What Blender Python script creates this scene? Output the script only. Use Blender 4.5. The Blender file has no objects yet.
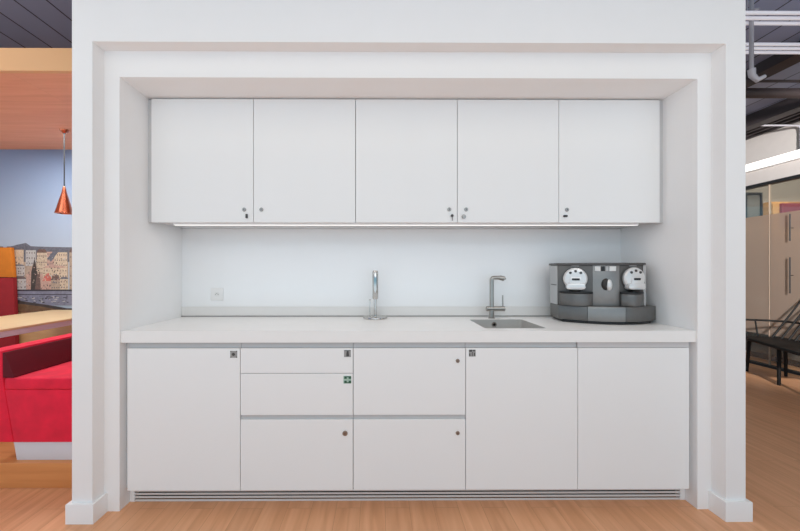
import bpy, bmesh, math, random
from mathutils import Vector, Matrix

C = bpy.context.scene.collection
SC = bpy.context.scene
PI = math.pi

# ------------------------------------------------------------------ camera
CX, CZ, CD = -0.165, 1.2684, 1.9179
cam = bpy.data.cameras.new('camera')
cam.sensor_width = 36.0
cam.lens = 16.2
cam.shift_x = 0.0244
cam.shift_y = 0.0053
cam.clip_start = 0.02
camo = bpy.data.objects.new('camera', cam)
camo.location = (CX, -CD, CZ)
camo.rotation_euler = (PI / 2, 0, -0.0055)
C.objects.link(camo)
SC.camera = camo

# ------------------------------------------------------------------ light
w = bpy.data.worlds.new('world')
SC.world = w
w.use_nodes = True
bg = w.node_tree.nodes['Background']
# daylight surroundings: lower half brightened to throw added light upward, softer sky
_n, _l = w.node_tree.nodes, w.node_tree.links
_tc, _sp, _rp = _n.new('ShaderNodeTexCoord'), _n.new('ShaderNodeSeparateXYZ'), _n.new('ShaderNodeValToRGB')
_mr = _n.new('ShaderNodeMapRange')
_mr.inputs['From Min'].default_value, _mr.inputs['From Max'].default_value = -1.0, 1.0
_l.new(_tc.outputs['Generated'], _sp.inputs[0])
_l.new(_sp.outputs['Z'], _mr.inputs['Value'])
_l.new(_mr.outputs['Result'], _rp.inputs['Fac'])
_rp.color_ramp.elements[0].position, _rp.color_ramp.elements[0].color = 0.46, (0.97, 1.14, 1.27, 1)
_rp.color_ramp.elements[1].position, _rp.color_ramp.elements[1].color = 0.54, (0.36, 0.64, 0.82, 1)
_l.new(_rp.outputs['Color'], bg.inputs[0])
bg.inputs[1].default_value = 1.0


def area(name, loc, rot, sx, sy, power, col=(1, 1, 1)):
    l = bpy.data.lights.new(name, 'AREA')
    l.shape = 'RECTANGLE'
    l.size, l.size_y = sx, sy
    l.energy = power
    l.color = col
    o = bpy.data.objects.new(name, l)
    o.location, o.rotation_euler = loc, rot
    C.objects.link(o)
    return o


area('ceiling_panel_light', (0.0, -2.4, 3.06), (0, 0, 0), 7.0, 3.4, 61, (1.0, 0.885, 0.69))
area('ceiling_rear_light', (0.0, -5.5, 3.06), (0, 0, 0), 7.0, 2.2, 120, (0.91, 1, 1))
area('booth_top_fill', (-2.9, 0.95, 2.44), (0, 0, 0), 1.0, 0.5, 24.5, (0.95, 1, 1))  # unseen lamp added under the canopy to brighten the booth and wall picture
area('booth_front_fill', (-3.1, -0.5, 2.85), (math.radians(68), 0, 0), 1.4, 0.4, 4.6, (1, 0.97, 0.94))  # unseen lamp added to lift the fascia and bench front
sl = bpy.data.lights.new('bulkhead_fill_spot', 'SPOT')  # unseen spot added to brighten the bulkhead and glass front
sl.energy, sl.spot_size, sl.spot_blend, sl.shadow_soft_size = 1700, math.radians(47), 0.6, 0.12
sl.color = (1, 0.98, 0.96)
slo = bpy.data.objects.new('bulkhead_fill_spot', sl)
slo.location = (2.5, -1.9, 2.3)
slo.rotation_euler = (Vector((4.9, 2.5, 1.55)) - Vector((2.5, -1.9, 2.3))).to_track_quat('-Z', 'Y').to_euler()
C.objects.link(slo)
area('office_ceiling_light', (6.3, 3.0, 2.95), (0, 0, 0), 2.0, 1.6, 34, (1, 0.96, 0.88))

SC.view_settings.view_transform = 'Standard'
SC.view_settings.look = 'None'
SC.view_settings.exposure = 0.0
SC.view_settings.gamma = 1.0
SC.view_settings.use_curve_mapping = False
try:
    SC.cycles.use_denoising = True
    SC.cycles.max_bounces = 10
    SC.cycles.diffuse_bounces = 6
except Exception:
    pass


# ------------------------------------------------------------------ materials
def lin(c):
    return tuple(((v / 255) / 12.92 if v / 255 <= 0.04045 else ((v / 255 + 0.055) / 1.055) ** 2.4) for v in c)


def mat(name, rgb, rough=0.5, metal=0.0, vary=0.03, scale=12.0, bump=0.0, spec=0.5, stretch=None, coat=0.0, aniso=0.0):
    """procedural principled material: base colour gently varied by noise"""
    m = bpy.data.materials.new(name)
    m.use_nodes = True
    nt = m.node_tree
    b = nt.nodes['Principled BSDF']
    b.inputs['Roughness'].default_value = rough
    b.inputs['Metallic'].default_value = metal
    b.inputs['Specular IOR Level'].default_value = spec
    if coat:
        b.inputs['Coat Weight'].default_value = coat
    c = lin(rgb)
    tc = nt.nodes.new('ShaderNodeTexCoord')
    mp = nt.nodes.new('ShaderNodeMapping')
    if stretch:
        mp.inputs['Scale'].default_value = stretch
    nz = nt.nodes.new('ShaderNodeTexNoise')
    nz.inputs['Scale'].default_value = scale
    nz.inputs['Detail'].default_value = 3.0
    rp = nt.nodes.new('ShaderNodeValToRGB')
    rp.color_ramp.elements[0].position = 0.3
    rp.color_ramp.elements[1].position = 0.7
    rp.color_ramp.elements[0].color = tuple(max(0, v * (1 - vary)) for v in c) + (1,)
    rp.color_ramp.elements[1].color = tuple(min(1, v * (1 + vary)) for v in c) + (1,)
    nt.links.new(tc.outputs['Object'], mp.inputs['Vector'])
    nt.links.new(mp.outputs['Vector'], nz.inputs['Vector'])
    nt.links.new(nz.outputs['Fac'], rp.inputs['Fac'])
    nt.links.new(rp.outputs['Color'], b.inputs['Base Color'])
    if bump:
        bp = nt.nodes.new('ShaderNodeBump')
        bp.inputs['Strength'].default_value = bump
        bp.inputs['Distance'].default_value = 0.002
        nt.links.new(nz.outputs['Fac'], bp.inputs['Height'])
        nt.links.new(bp.outputs['Normal'], b.inputs['Normal'])
    return m


def emis(name, rgb, strength):
    m = mat(name, rgb, 0.4)
    b = m.node_tree.nodes['Principled BSDF']
    b.inputs['Emission Color'].default_value = lin(rgb) + (1,)
    b.inputs['Emission Strength'].default_value = strength
    return m


def wood(name, c1, c2, c3, plank_w=0.19, plank_l=1.3, along='Y', rough=0.4, seam=0.75, grain=1.0):
    """boards along Y (or X) with per-board tone and stretched grain"""
    m = bpy.data.materials.new(name)
    m.use_nodes = True
    nt = m.node_tree
    L = nt.links
    b = nt.nodes['Principled BSDF']
    b.inputs['Roughness'].default_value = rough
    tc = nt.nodes.new('ShaderNodeTexCoord')
    mp = nt.nodes.new('ShaderNodeMapping')
    if along == 'Y':
        mp.inputs['Rotation'].default_value = (0, 0, PI / 2)
    L.new(tc.outputs['Object'], mp.inputs['Vector'])
    br = nt.nodes.new('ShaderNodeTexBrick')
    br.offset = 0.37
    br.inputs['Scale'].default_value = 1.0
    br.inputs['Brick Width'].default_value = plank_l
    br.inputs['Row Height'].default_value = plank_w
    br.inputs['Mortar Size'].default_value = 0.0012
    br.inputs['Mortar Smooth'].default_value = 0.2
    br.inputs['Color1'].default_value = (0, 0, 0, 1)
    br.inputs['Color2'].default_value = (1, 1, 1, 1)
    br.inputs['Mortar'].default_value = (0.5, 0.5, 0.5, 1)
    L.new(mp.outputs['Vector'], br.inputs['Vector'])
    m2 = nt.nodes.new('ShaderNodeMapping')
    m2.inputs['Scale'].default_value = (1.1, 16, 16)
    L.new(mp.outputs['Vector'], m2.inputs['Vector'])
    addv = nt.nodes.new('ShaderNodeVectorMath')
    addv.operation = 'ADD'
    L.new(m2.outputs['Vector'], addv.inputs[0])
    L.new(br.outputs['Color'], addv.inputs[1])
    nz = nt.nodes.new('ShaderNodeTexNoise')
    nz.inputs['Scale'].default_value = 1.6
    nz.inputs['Detail'].default_value = 6
    nz.inputs['Distortion'].default_value = 0.6
    L.new(addv.outputs[0], nz.inputs['Vector'])
    rp = nt.nodes.new('ShaderNodeValToRGB')
    e = rp.color_ramp.elements
    e[0].position, e[0].color = 0.5 - 0.22 / grain, lin(c1) + (1,)
    e[1].position, e[1].color = 0.5 + 0.22 / grain, lin(c3) + (1,)
    k = rp.color_ramp.elements.new(0.5)
    k.color = lin(c2) + (1,)
    L.new(nz.outputs['Fac'], rp.inputs['Fac'])
    tone = nt.nodes.new('ShaderNodeMapRange')
    tone.inputs['To Min'].default_value = 0.965
    tone.inputs['To Max'].default_value = 1.03
    L.new(br.outputs['Color'], tone.inputs['Value'])
    mu = nt.nodes.new('ShaderNodeVectorMath')
    mu.operation = 'SCALE'
    L.new(rp.outputs['Color'], mu.inputs[0])
    L.new(tone.outputs['Result'], mu.inputs['Scale'])
    mx = nt.nodes.new('ShaderNodeMix')
    mx.data_type = 'RGBA'
    L.new(br.outputs['Fac'], mx.inputs['Factor'])
    L.new(mu.outputs[0], mx.inputs['A'])
    mx.inputs['B'].default_value = tuple(v * seam for v in lin(c1)) + (1,)
    L.new(mx.outputs['Result'], b.inputs['Base Color'])
    return m


def glass_mat(name, tint, clear, gloss=0.07, rough=0.02, diffuse=0.0):
    """pane: mostly see-through, some mirror, optional frosted body"""
    m = bpy.data.materials.new(name)
    m.use_nodes = True
    nt = m.node_tree
    L = nt.links
    nt.nodes.remove(nt.nodes['Principled BSDF'])
    out = nt.nodes['Material Output']
    tr = nt.nodes.new('ShaderNodeBsdfTransparent')
    tr.inputs[0].default_value = lin(clear) + (1,)
    gl = nt.nodes.new('ShaderNodeBsdfGlossy')
    gl.inputs['Roughness'].default_value = rough
    mix = nt.nodes.new('ShaderNodeMixShader')
    mix.inputs[0].default_value = gloss
    L.new(tr.outputs[0], mix.inputs[1])
    L.new(gl.outputs[0], mix.inputs[2])
    last = mix
    if diffuse:
        df = nt.nodes.new('ShaderNodeBsdfDiffuse')
        df.inputs[0].default_value = lin(tint) + (1,)
        tl = nt.nodes.new('ShaderNodeBsdfTranslucent')
        tl.inputs[0].default_value = lin(tint) + (1,)
        m1 = nt.nodes.new('ShaderNodeMixShader')
        m1.inputs[0].default_value = 0.5
        L.new(df.outputs[0], m1.inputs[1])
        L.new(tl.outputs[0], m1.inputs[2])
        m3 = nt.nodes.new('ShaderNodeMixShader')
        m3.inputs[0].default_value = diffuse
        L.new(mix.outputs[0], m3.inputs[1])
        L.new(m1.outputs[0], m3.inputs[2])
        last = m3
    L.new(last.outputs[0], out.inputs['Surface'])
    return m


M = {}
M['wall'] = mat('white_wall_paint', (246, 246, 246), 0.75, vary=0.006, scale=6, bump=0.03)
M['trim'] = mat('white_trim_paint', (247, 247, 247), 0.5, vary=0.004, scale=8)
M['door'] = mat('white_laminate', (245, 246, 246), 0.38, vary=0.004, scale=4)
M['carcass'] = mat('white_carcass_board', (205, 205, 206), 0.6, vary=0.01)
M['rail'] = mat('grey_recess_rail', (196, 197, 198), 0.45, vary=0.01)
M['worktop'] = mat('white_solid_surface', (246, 245, 243), 0.32, vary=0.006, scale=20)
M['splash'] = mat('white_splashback_panel', (242, 242, 242), 0.3, vary=0.004, scale=3)
M['upstand'] = mat('off_white_upstand', (229, 227, 224), 0.4, vary=0.006)
M['seal'] = mat('grey_seal', (150, 149, 147), 0.5, vary=0.02)
M['slat'] = mat('satin_aluminium', (226, 223, 220), 0.4, 0.1, vary=0.02, stretch=(1, 30, 30))
M['dark'] = mat('black_cavity', (12, 11, 11), 0.9)
M['lockm'] = mat('nickel_lock', (168, 166, 163), 0.35, 0.75)
M['brass'] = mat('dull_bronze_lock', (150, 132, 118), 0.35, 0.6)
M['knob'] = mat('dark_knob_plastic', (70, 70, 71), 0.5)
M['black'] = mat('black_plastic', (22, 22, 23), 0.4)
M['key_hole'] = mat('dark_keyhole', (40, 38, 36), 0.5)
M['sticker_grey'] = mat('grey_sticker', (158, 157, 156), 0.5, vary=0.12, scale=160)
M['sticker_dark'] = mat('dark_sticker_print', (70, 69, 69), 0.5)
M['sticker_green'] = mat('green_sign_print', (40, 88, 66), 0.5, vary=0.06)
M['sticker_pale'] = mat('pale_green_print', (168, 196, 182), 0.5, vary=0.02)
M['steel'] = mat('brushed_steel', (168, 164, 159), 0.28, 1.0, vary=0.03, scale=30, stretch=(1, 1, 12))
M['sinksteel'] = mat('sink_steel', (200, 198, 194), 0.32, 0.3, vary=0.03, scale=20)
M['chrome'] = mat('polished_chrome', (196, 194, 191), 0.12, 1.0, vary=0.01)
M['led'] = emis('led_diffuser', (255, 254, 250), 0.7)
M['socket'] = mat('socket_white', (236, 234, 232), 0.35, vary=0.004)
M['floor'] = wood('oak_laminate_floor', (206, 147, 104), (224, 164, 121), (237, 180, 136), 0.13, 1.25, 'Y', 0.38, 0.9, 0.8)
M['ceil'] = None
# coffee machine
M['cm_dark'] = mat('graphite_metal', (97, 95, 93), 0.38, 0.35, vary=0.04, scale=40)
M['cm_mid'] = mat('grey_metal_front', (142, 140, 138), 0.34, 0.45, vary=0.03, scale=30)
M['cm_tray'] = mat('graphite_tray', (110, 108, 106), 0.33, 0.45, vary=0.04, scale=30)
M['cm_light'] = mat('pale_grey_tank', (186, 186, 186), 0.3, vary=0.02)
M['cm_lid'] = mat('charcoal_lid', (84, 82, 81), 0.35, 0.2, vary=0.03)
M['cm_silver'] = mat('silver_head', (228, 227, 226), 0.28, 0.35, vary=0.02)
M['cm_white'] = mat('white_key', (226, 226, 224), 0.35)
# booth
M['red'] = mat('red_velvet', (238, 30, 64), 0.9, vary=0.12, scale=9, bump=0.1)
M['red'].node_tree.nodes['Principled BSDF'].inputs['Sheen Weight'].default_value = 0.12
M['red'].node_tree.nodes['Principled BSDF'].inputs['Sheen Tint'].default_value = (1.0, 0.45, 0.45, 1)
M['maroon'] = mat('shaded_red_velvet', (98, 14, 30), 0.9, vary=0.08, scale=9)  # red velvet with the shade of the backrest's inner face put into its colour
M['redback'] = mat('dark_red_cloth', (150, 30, 38), 0.9, vary=0.08, scale=14)
M['orange'] = mat('orange_cloth', (205, 118, 32), 0.9, vary=0.06, scale=14)
M['plinth'] = mat('white_plinth_laminate', (222, 223, 228), 0.3, vary=0.01)
M['tabletop'] = mat('pale_birch_top', (224, 194, 150), 0.4, vary=0.05, scale=5, stretch=(14, 1, 1))
M['tableedge'] = mat('white_table_edge', (214, 208, 214), 0.45, vary=0.01)
M['copper'] = mat('copper_shade', (214, 128, 98), 0.22, 1.0, vary=0.03)
M['cord'] = mat('black_cord', (30, 30, 34), 0.6)
M['soffit'] = wood('warm_veneer_soffit', (236, 168, 128), (246, 178, 138), (252, 188, 148), 0.4, 3.0, 'X', 0.5, 0.9, 0.9)
M['fascia'] = wood('warm_veneer_fascia', (232, 176, 120), (240, 188, 132), (246, 198, 144), 0.4, 5.0, 'X', 0.45, 0.9, 0.8)
M['platform'] = wood('oak_platform', (208, 134, 76), (220, 146, 86), (230, 158, 96), 0.3, 2.2, 'X', 0.42, 0.8, 0.8)
M['panelwood'] = wood('dado_panel_wood', (198, 152, 100), (208, 164, 112), (216, 174, 124), 0.3, 2.0, 'X', 0.5)
# right side
M['chair'] = mat('black_painted_wood', (20, 18, 17), 0.6, vary=0.06, scale=20, spec=0.25)
M['tube'] = mat('pale_metal_tube', (196, 195, 202), 0.4, vary=0.02)
M['lit_tube'] = emis('lit_lamp_tube', (226, 226, 234), 0.36)
M['pipe'] = mat('grey_pipe', (176, 174, 180), 0.45, 0.1, vary=0.03)
M['duct'] = mat('brown_duct', (56, 46, 46), 0.6, vary=0.05)
M['beam'] = mat('dark_beam', (56, 48, 50), 0.6, vary=0.08)
M['bulk'] = mat('grey_bulkhead_paint', (214, 206, 201), 0.7, vary=0.02)
M['ledwhite'] = emis('linear_lamp_diffuser', (255, 250, 244), 0.9)
M['frame'] = mat('black_frame_metal', (28, 26, 26), 0.45)
M['glass'] = glass_mat('clear_glass', (255, 255, 255), (238, 240, 238))
M['frost'] = glass_mat('frosted_film', (206, 188, 174), (236, 224, 214), 0.03, 0.3, 0.56)
M['beige'] = mat('beige_office_wall', (152, 142, 130), 0.8, vary=0.01)
M['cupwood'] = wood('honey_cabinet_wood', (196, 142, 84), (206, 154, 96), (214, 164, 106), 0.5, 3.0, 'Y', 0.5)
M['redpanel'] = mat('maroon_panel', (138, 52, 60), 0.7, vary=0.03)
M['greyfab'] = mat('grey_upholstery', (112, 108, 102), 0.9, vary=0.05)
M['edge_pale'] = mat('pale_door_edge', (176, 156, 138), 0.4)


def ceiling_material():
    m = bpy.data.materials.new('slate_ceiling_boards')
    m.use_nodes = True
    nt = m.node_tree
    L = nt.links
    b = nt.nodes['Principled BSDF']
    b.inputs['Roughness'].default_value = 0.55
    tc = nt.nodes.new('ShaderNodeTexCoord')
    mp = nt.nodes.new('ShaderNodeMapping')
    mp.inputs['Rotation'].default_value = (0, 0, PI / 2)
    br = nt.nodes.new('ShaderNodeTexBrick')
    br.offset = 0.0
    br.inputs['Scale'].default_value = 1
    br.inputs['Brick Width'].default_value = 30.0
    br.inputs['Row Height'].default_value = 0.22
    br.inputs['Mortar Size'].default_value = 0.006
    br.inputs['Color1'].default_value = lin((158, 168, 196)) + (1,)
    br.inputs['Color2'].default_value = lin((146, 155, 182)) + (1,)
    br.inputs['Mortar'].default_value = lin((46, 48, 56)) + (1,)
    L.new(tc.outputs['Object'], mp.inputs['Vector'])
    L.new(mp.outputs['Vector'], br.inputs['Vector'])
    L.new(br.outputs['Color'], b.inputs['Base Color'])
    return m


M['ceil'] = ceiling_material()


# ------------------------------------------------------------------ mesh helpers
class MB:
    def __init__(self):
        self.bm = bmesh.new()

    def box(self, a, b, bev=0.0, seg=2, mi=0):
        x0, y0, z0 = (min(a[i], b[i]) for i in range(3))
        x1, y1, z1 = (max(a[i], b[i]) for i in range(3))
        bm = self.bm
        v = [bm.verts.new(p) for p in ((x0, y0, z0), (x1, y0, z0), (x1, y1, z0), (x0, y1, z0),
                                       (x0, y0, z1), (x1, y0, z1), (x1, y1, z1), (x0, y1, z1))]
        fs = [bm.faces.new([v[i] for i in q]) for q in ((0, 3, 2, 1), (4, 5, 6, 7), (0, 1, 5, 4),
                                                        (1, 2, 6, 5), (2, 3, 7, 6), (3, 0, 4, 7))]
        for f in fs:
            f.material_index = mi
        if bev > 0:
            es = list({e for f in fs for e in f.edges})
            bmesh.ops.bevel(bm, geom=es, offset=bev, segments=seg, profile=0.5, affect='EDGES', clamp_overlap=True)
        return self

    def prism(self, pts, axis, lo, hi, bev=0.0, mi=0):
        """closed polygon pts (2D) extruded along axis 0/1/2"""
        def P(p, h):
            return {0: (h, p[0], p[1]), 1: (p[0], h, p[1]), 2: (p[0], p[1], h)}[axis]
        bm = self.bm
        a = [bm.verts.new(P(p, lo)) for p in pts]
        b = [bm.verts.new(P(p, hi)) for p in pts]
        n = len(pts)
        fs = [bm.faces.new(a), bm.faces.new(b[::-1])]
        for i in range(n):
            j = (i + 1) % n
            fs.append(bm.faces.new((a[i], b[i], b[j], a[j])))
        for f in fs:
            f.material_index = mi
        bmesh.ops.recalc_face_normals(bm, faces=fs)
        if bev > 0:
            es = list({e for f in fs[:2] for e in f.edges})
            bmesh.ops.bevel(bm, geom=es, offset=bev, segments=2, profile=0.5, affect='EDGES', clamp_overlap=True)
        return self

    def tube(self, pts, r, n=12, mi=0):
        """round tube through points; r is a number or a list"""
        pts = [Vector(p) for p in pts]
        rs = r if isinstance(r, (list, tuple)) else [r] * len(pts)
        bm = self.bm
        rings = []
        up = None
        for i, p in enumerate(pts):
            if i == 0:
                d = pts[1] - p
            elif i == len(pts) - 1:
                d = p - pts[i - 1]
            else:
                d = (pts[i + 1] - p).normalized() + (p - pts[i - 1]).normalized()
            d.normalize()
            if up is None:
                up = Vector((0, 0, 1)) if abs(d.z) < 0.9 else Vector((1, 0, 0))
            u = d.cross(up)
            if u.length < 1e-5:
                u = d.cross(Vector((0, 1, 0)))
            u.normalize()
            v = u.cross(d).normalized()
            up = v
            rings.append([bm.verts.new(p + (u * math.cos(2 * PI * k / n) + v * math.sin(2 * PI * k / n)) * rs[i]) for k in range(n)])
        fs = []
        for a, b in zip(rings, rings[1:]):
            for k in range(n):
                j = (k + 1) % n
                fs.append(bm.faces.new((a[k], a[j], b[j], b[k])))
        fs.append(bm.faces.new(rings[0][::-1]))
        fs.append(bm.faces.new(rings[-1]))
        for f in fs:
            f.material_index = mi
        bmesh.ops.recalc_face_normals(bm, faces=fs)
        return self

    def lathe(self, prof, c=(0, 0, 0), n=40, axis=2, mi=0):
        """profile [(r, h)] revolved round an axis through c"""
        bm = self.bm
        def P(r, h, t):
            a, b = r * math.cos(t), r * math.sin(t)
            q = {2: (a, b, h), 1: (a, h, b), 0: (h, a, b)}[axis]
            return (c[0] + q[0], c[1] + q[1], c[2] + q[2])
        rings = []
        for r, h in prof:
            if r < 1e-6:
                rings.append([bm.verts.new(P(0, h, 0))])
            else:
                rings.append([bm.verts.new(P(r, h, 2 * PI * k / n)) for k in range(n)])
        fs = []
        for a, b in zip(rings, rings[1:]):
            for k in range(n):
                j = (k + 1) % n
                q = ([a[0]] if len(a) == 1 else [a[k], a[j]]) + ([b[0]] if len(b) == 1 else [b[j], b[k]])
                if len(q) > 2:
                    fs.append(bm.faces.new(q))
        for f in fs:
            f.material_index = mi
        bmesh.ops.recalc_face_normals(bm, faces=fs)
        return self

    def ball(self, c, r, sc=(1, 1, 1), mi=0):
        ret = bmesh.ops.create_uvsphere(self.bm, u_segments=24, v_segments=14, radius=r)
        for v in ret['verts']:
            v.co = Vector((v.co.x * sc[0], v.co.y * sc[1], v.co.z * sc[2])) + Vector(c)
        for f in {f for v in ret['verts'] for f in v.link_faces}:
            f.material_index = mi
        return self

    def build(self, name, m, parent=None, loc=None, smooth=35, rotz=0.0):
        me = bpy.data.meshes.new(name)
        self.bm.normal_update()
        self.bm.to_mesh(me)
        self.bm.free()
        for k in (m if isinstance(m, (list, tuple)) else [m]):
            me.materials.append(k)
        me.shade_smooth()
        me.set_sharp_from_angle(angle=math.radians(smooth))
        o = bpy.data.objects.new(name, me)
        C.objects.link(o)
        if parent:
            o.parent = parent
        if loc:
            o.location = loc
        if rotz:
            o.rotation_euler = (0, 0, rotz)
        return o


def rounded(x0, y0, x1, y1, r, n=5):
    pts = []
    for cx, cy, a in ((x1 - r, y0 + r, -PI / 2), (x1 - r, y1 - r, 0), (x0 + r, y1 - r, PI / 2), (x0 + r, y0 + r, PI)):
        for k in range(n + 1):
            t = a + PI / 2 * k / n
            pts.append((cx + r * math.cos(t), cy + r * math.sin(t)))
    return pts


def tag(o, label, cat, group=None, kind=None):
    o['label'] = label
    o['category'] = cat
    if group:
        o['group'] = group
    if kind:
        o['kind'] = kind
    return o


def thing(name, label, cat, loc=(0, 0, 0), group=None, rotz=0.0):
    o = bpy.data.objects.new(name, None)
    o.empty_display_size = 0.1
    o.location = loc
    o.rotation_euler = (0, 0, rotz)
    C.objects.link(o)
    return tag(o, label, cat, group)


def struct(name, mb, m, parent=None, label=None, cat=None):
    o = mb.build(name, m, parent)
    o['kind'] = 'structure'
    if label:
        o['label'] = label
        o['category'] = cat
    return o


# ------------------------------------------------------------------ room shell
CEIL = 3.10
struct('floor', MB().box((-8, -3.0, -0.06), (9, 8.5, 0)), M['floor'], None, 'warm oak laminate floor running through the whole room', 'floor')
struct('ceiling', MB().box((-8, -7.5, CEIL), (9, 8.5, CEIL + 0.1)), M['ceil'], None, 'dark slate boarded ceiling beyond the white kitchen block', 'ceiling')

# kitchen block with its niche
PX0, PX1 = -1.7064, 1.7001          # outer faces
IX0, IX1 = -1.6045, 1.599         # opening in front of the casing
NX = 1.5247                       # half width of the niche
PF, CF = -0.099, -0.0201          # front of pillars, front of casing
YB = 0.5857                       # niche back
NZ, OZ = 2.280, 2.417             # niche ceiling, opening top
struct('wall_left', MB().prism([(PX0, PF), (IX0, PF), (IX0, 0.012), (-NX, 0.012), (-NX, 0.72), (PX0, 0.72)], 2, 0, CEIL),
       M['wall'], None, 'white wall forming the left side of the kitchen niche', 'wall')
struct('wall_right', MB().prism([(PX1, PF), (PX1, 0.72), (NX, 0.72), (NX, 0.012), (IX1, 0.012), (IX1, PF)], 2, 0, CEIL),
       M['wall'], None, 'white wall forming the right side of the kitchen niche', 'wall')
struct('wall_back', MB().box((-NX, YB, 0), (NX, 0.72, NZ)), M['wall'], None, 'white back wall of the kitchen niche', 'wall')
struct('wall_top', MB().prism([(PF, OZ), (PF, CEIL), (0.72, CEIL), (0.72, NZ), (0.012, NZ), (0.012, OZ)], 0, IX0, IX1),
       M['wall'], None, 'white wall above the kitchen niche opening', 'wall')
struct('trim_1', MB().box((IX0, CF, 0), (-NX, 0.012, OZ)), M['trim'], None, 'white upright casing on the left of the niche', 'casing')
struct('trim_2', MB().box((NX, CF, 0), (IX1, 0.012, OZ)), M['trim'], None, 'white upright casing on the right of the niche', 'casing')
struct('trim_3', MB().box((-NX, CF, NZ), (NX, 0.012, OZ)), M['trim'], None, 'white casing board across the top of the niche', 'casing')


def skirting(name, pts, label):
    """board 18 mm thick, 100 mm high, wrapping the pillar along pts (outer line first)"""
    m = MB().prism(pts, 2, 0, 0.099)
    top = [e for e in m.bm.edges if abs(e.verts[0].co.z - 0.099) < 1e-5 and abs(e.verts[1].co.z - 0.099) < 1e-5]
    bmesh.ops.bevel(m.bm, geom=top, offset=0.004, segments=2, profile=0.5, affect='EDGES')
    struct(name, m, M['trim'], None, label, 'baseboard')


T = 0.018
skirting('baseboard_left', [(IX0 + T, CF), (IX0 + T, PF - T), (PX0 - T, PF - T), (PX0 - T, 0.72), (PX0, 0.72), (PX0, PF), (IX0, PF), (IX0, CF)],
         'white baseboard wrapped around the left pillar of the niche')
skirting('baseboard_right', [(IX1 - T, CF), (IX1, CF), (IX1, PF), (PX1, PF), (PX1, 0.72), (PX1 + T, 0.72), (PX1 + T, PF - T), (IX1 - T, PF - T)],
         'white baseboard wrapped around the right pillar of the niche')

# ------------------------------------------------------------------ wall cabinets
YU = 0.2017
UT, UB = 2.2716, 1.5468
G = 0.0017


def lock(parent, x, z, y, r=0.011, m='lockm'):
    o = MB().lathe([(0, -0.006), (r * 0.8, -0.006), (r, -0.004), (r, 0.0), (0, 0.0)], (x, y, z), 24, 1).build('lock', M[m], parent)
    MB().box((x - 0.0015, y - 0.0072, z - 0.005), (x + 0.0015, y - 0.0058, z + 0.005)).build('keyhole', M['key_hole'], o)
    return o


upper = [
    ('white wall cabinet touching the left niche wall, with lock and dark knob at lower right', 1, 'tall'),
    ('white wall cabinet second from the left niche wall, lock at lower left only', -1, None),
    ('middle white wall cabinet of the five, above the paper towel stand', 1, 'pin'),
    ('white wall cabinet above the sink tap, lock and grey knob at lower left', -1, 'round'),
    ('white wall cabinet above the coffee machine, touching the right niche wall', -1, 'wide'),
]
# lock and knob offsets from the cabinet's own left edge (m)
upos = [((0.546, 0.075), (0.562, 0.036)), ((0.047, 0.075), None), ((0.552, 0.077), (0.568, 0.040)),
        ((0.051, 0.077), (0.037, 0.034)), ((0.047, 0.076), (0.036, 0.038))]
for i, (lab, side, kn) in enumerate(upper):
    x0 = -1.5 + 0.6 * i
    t = thing('wall_cabinet', lab, 'cabinet', (x0, 0, UB), 'white wall cabinets over the worktop')
    H = UT - UB
    MB().box((0.0006, YU + 0.021, 0.004), (0.5994, YB - 0.0005, H)).build('body', M['carcass'], t)
    d = MB().box((G, YU, 0), (0.6 - G, YU + 0.019, H), 0.0012, 1).build('door', M['door'], t)
    (lx, lz), kp = upos[i]
    lock(d, lx, lz, YU, 0.0115)
    if kp:
        kx, kz = kp
        if kn == 'tall':
            MB().box((kx - 0.006, YU - 0.012, kz - 0.013), (kx + 0.006, YU, kz + 0.013), 0.004).build('knob', M['knob'], d)
        elif kn == 'wide':
            MB().box((kx - 0.012, YU - 0.012, kz - 0.006), (kx + 0.012, YU, kz + 0.006), 0.004).build('knob', M['black'], d)
        elif kn == 'round':
            MB().lathe([(0, -0.014), (0.011, -0.012), (0.013, -0.006), (0.012, 0), (0, 0)], (kx, YU, kz), 20, 1).build('knob', M['lockm'], d)
        else:
            k = MB().lathe([(0, -0.014), (0.007, -0.012), (0.0085, -0.006), (0.008, 0), (0, 0)], (kx, YU, kz), 20, 1)
            k.tube([(kx, YU - 0.009, kz - 0.006), (kx + 0.001, YU - 0.008, kz - 0.03)], 0.002, 8)
            k.build('knob', M['knob'], d)
for sx, nm in ((-1, 'left'), (1, 'right')):
    tag(MB().box((sx * 1.5007, YU + 0.012, UB + 0.002), (sx * (NX - 0.0005), YU + 0.03, UT)).build('filler_strip', M['carcass']),
        'narrow white filler strip between wall cabinets and %s niche wall' % nm, 'filler strip')

lt = thing('under_cabinet_light', 'long white light strip fixed under the wall cabinets', 'light', (0.006, YU + 0.055, UB + 0.0035))
MB().box((-1.40, -0.012, -0.012), (1.40, 0.012, 0), 0.001, 1).build('housing', M['trim'], lt)
MB().box((-1.395, -0.010, -0.0145), (1.395, 0.010, -0.0121)).build('diffuser', M['led'], lt)
la = area('under_cabinet_glow', (0.006, YU + 0.055, UB - 0.0125), (0, 0, 0), 2.78, 0.02, 1.5, (1, 0.98, 1))

# ------------------------------------------------------------------ base cabinets
DT, DB = 0.85, 0.0948


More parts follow.
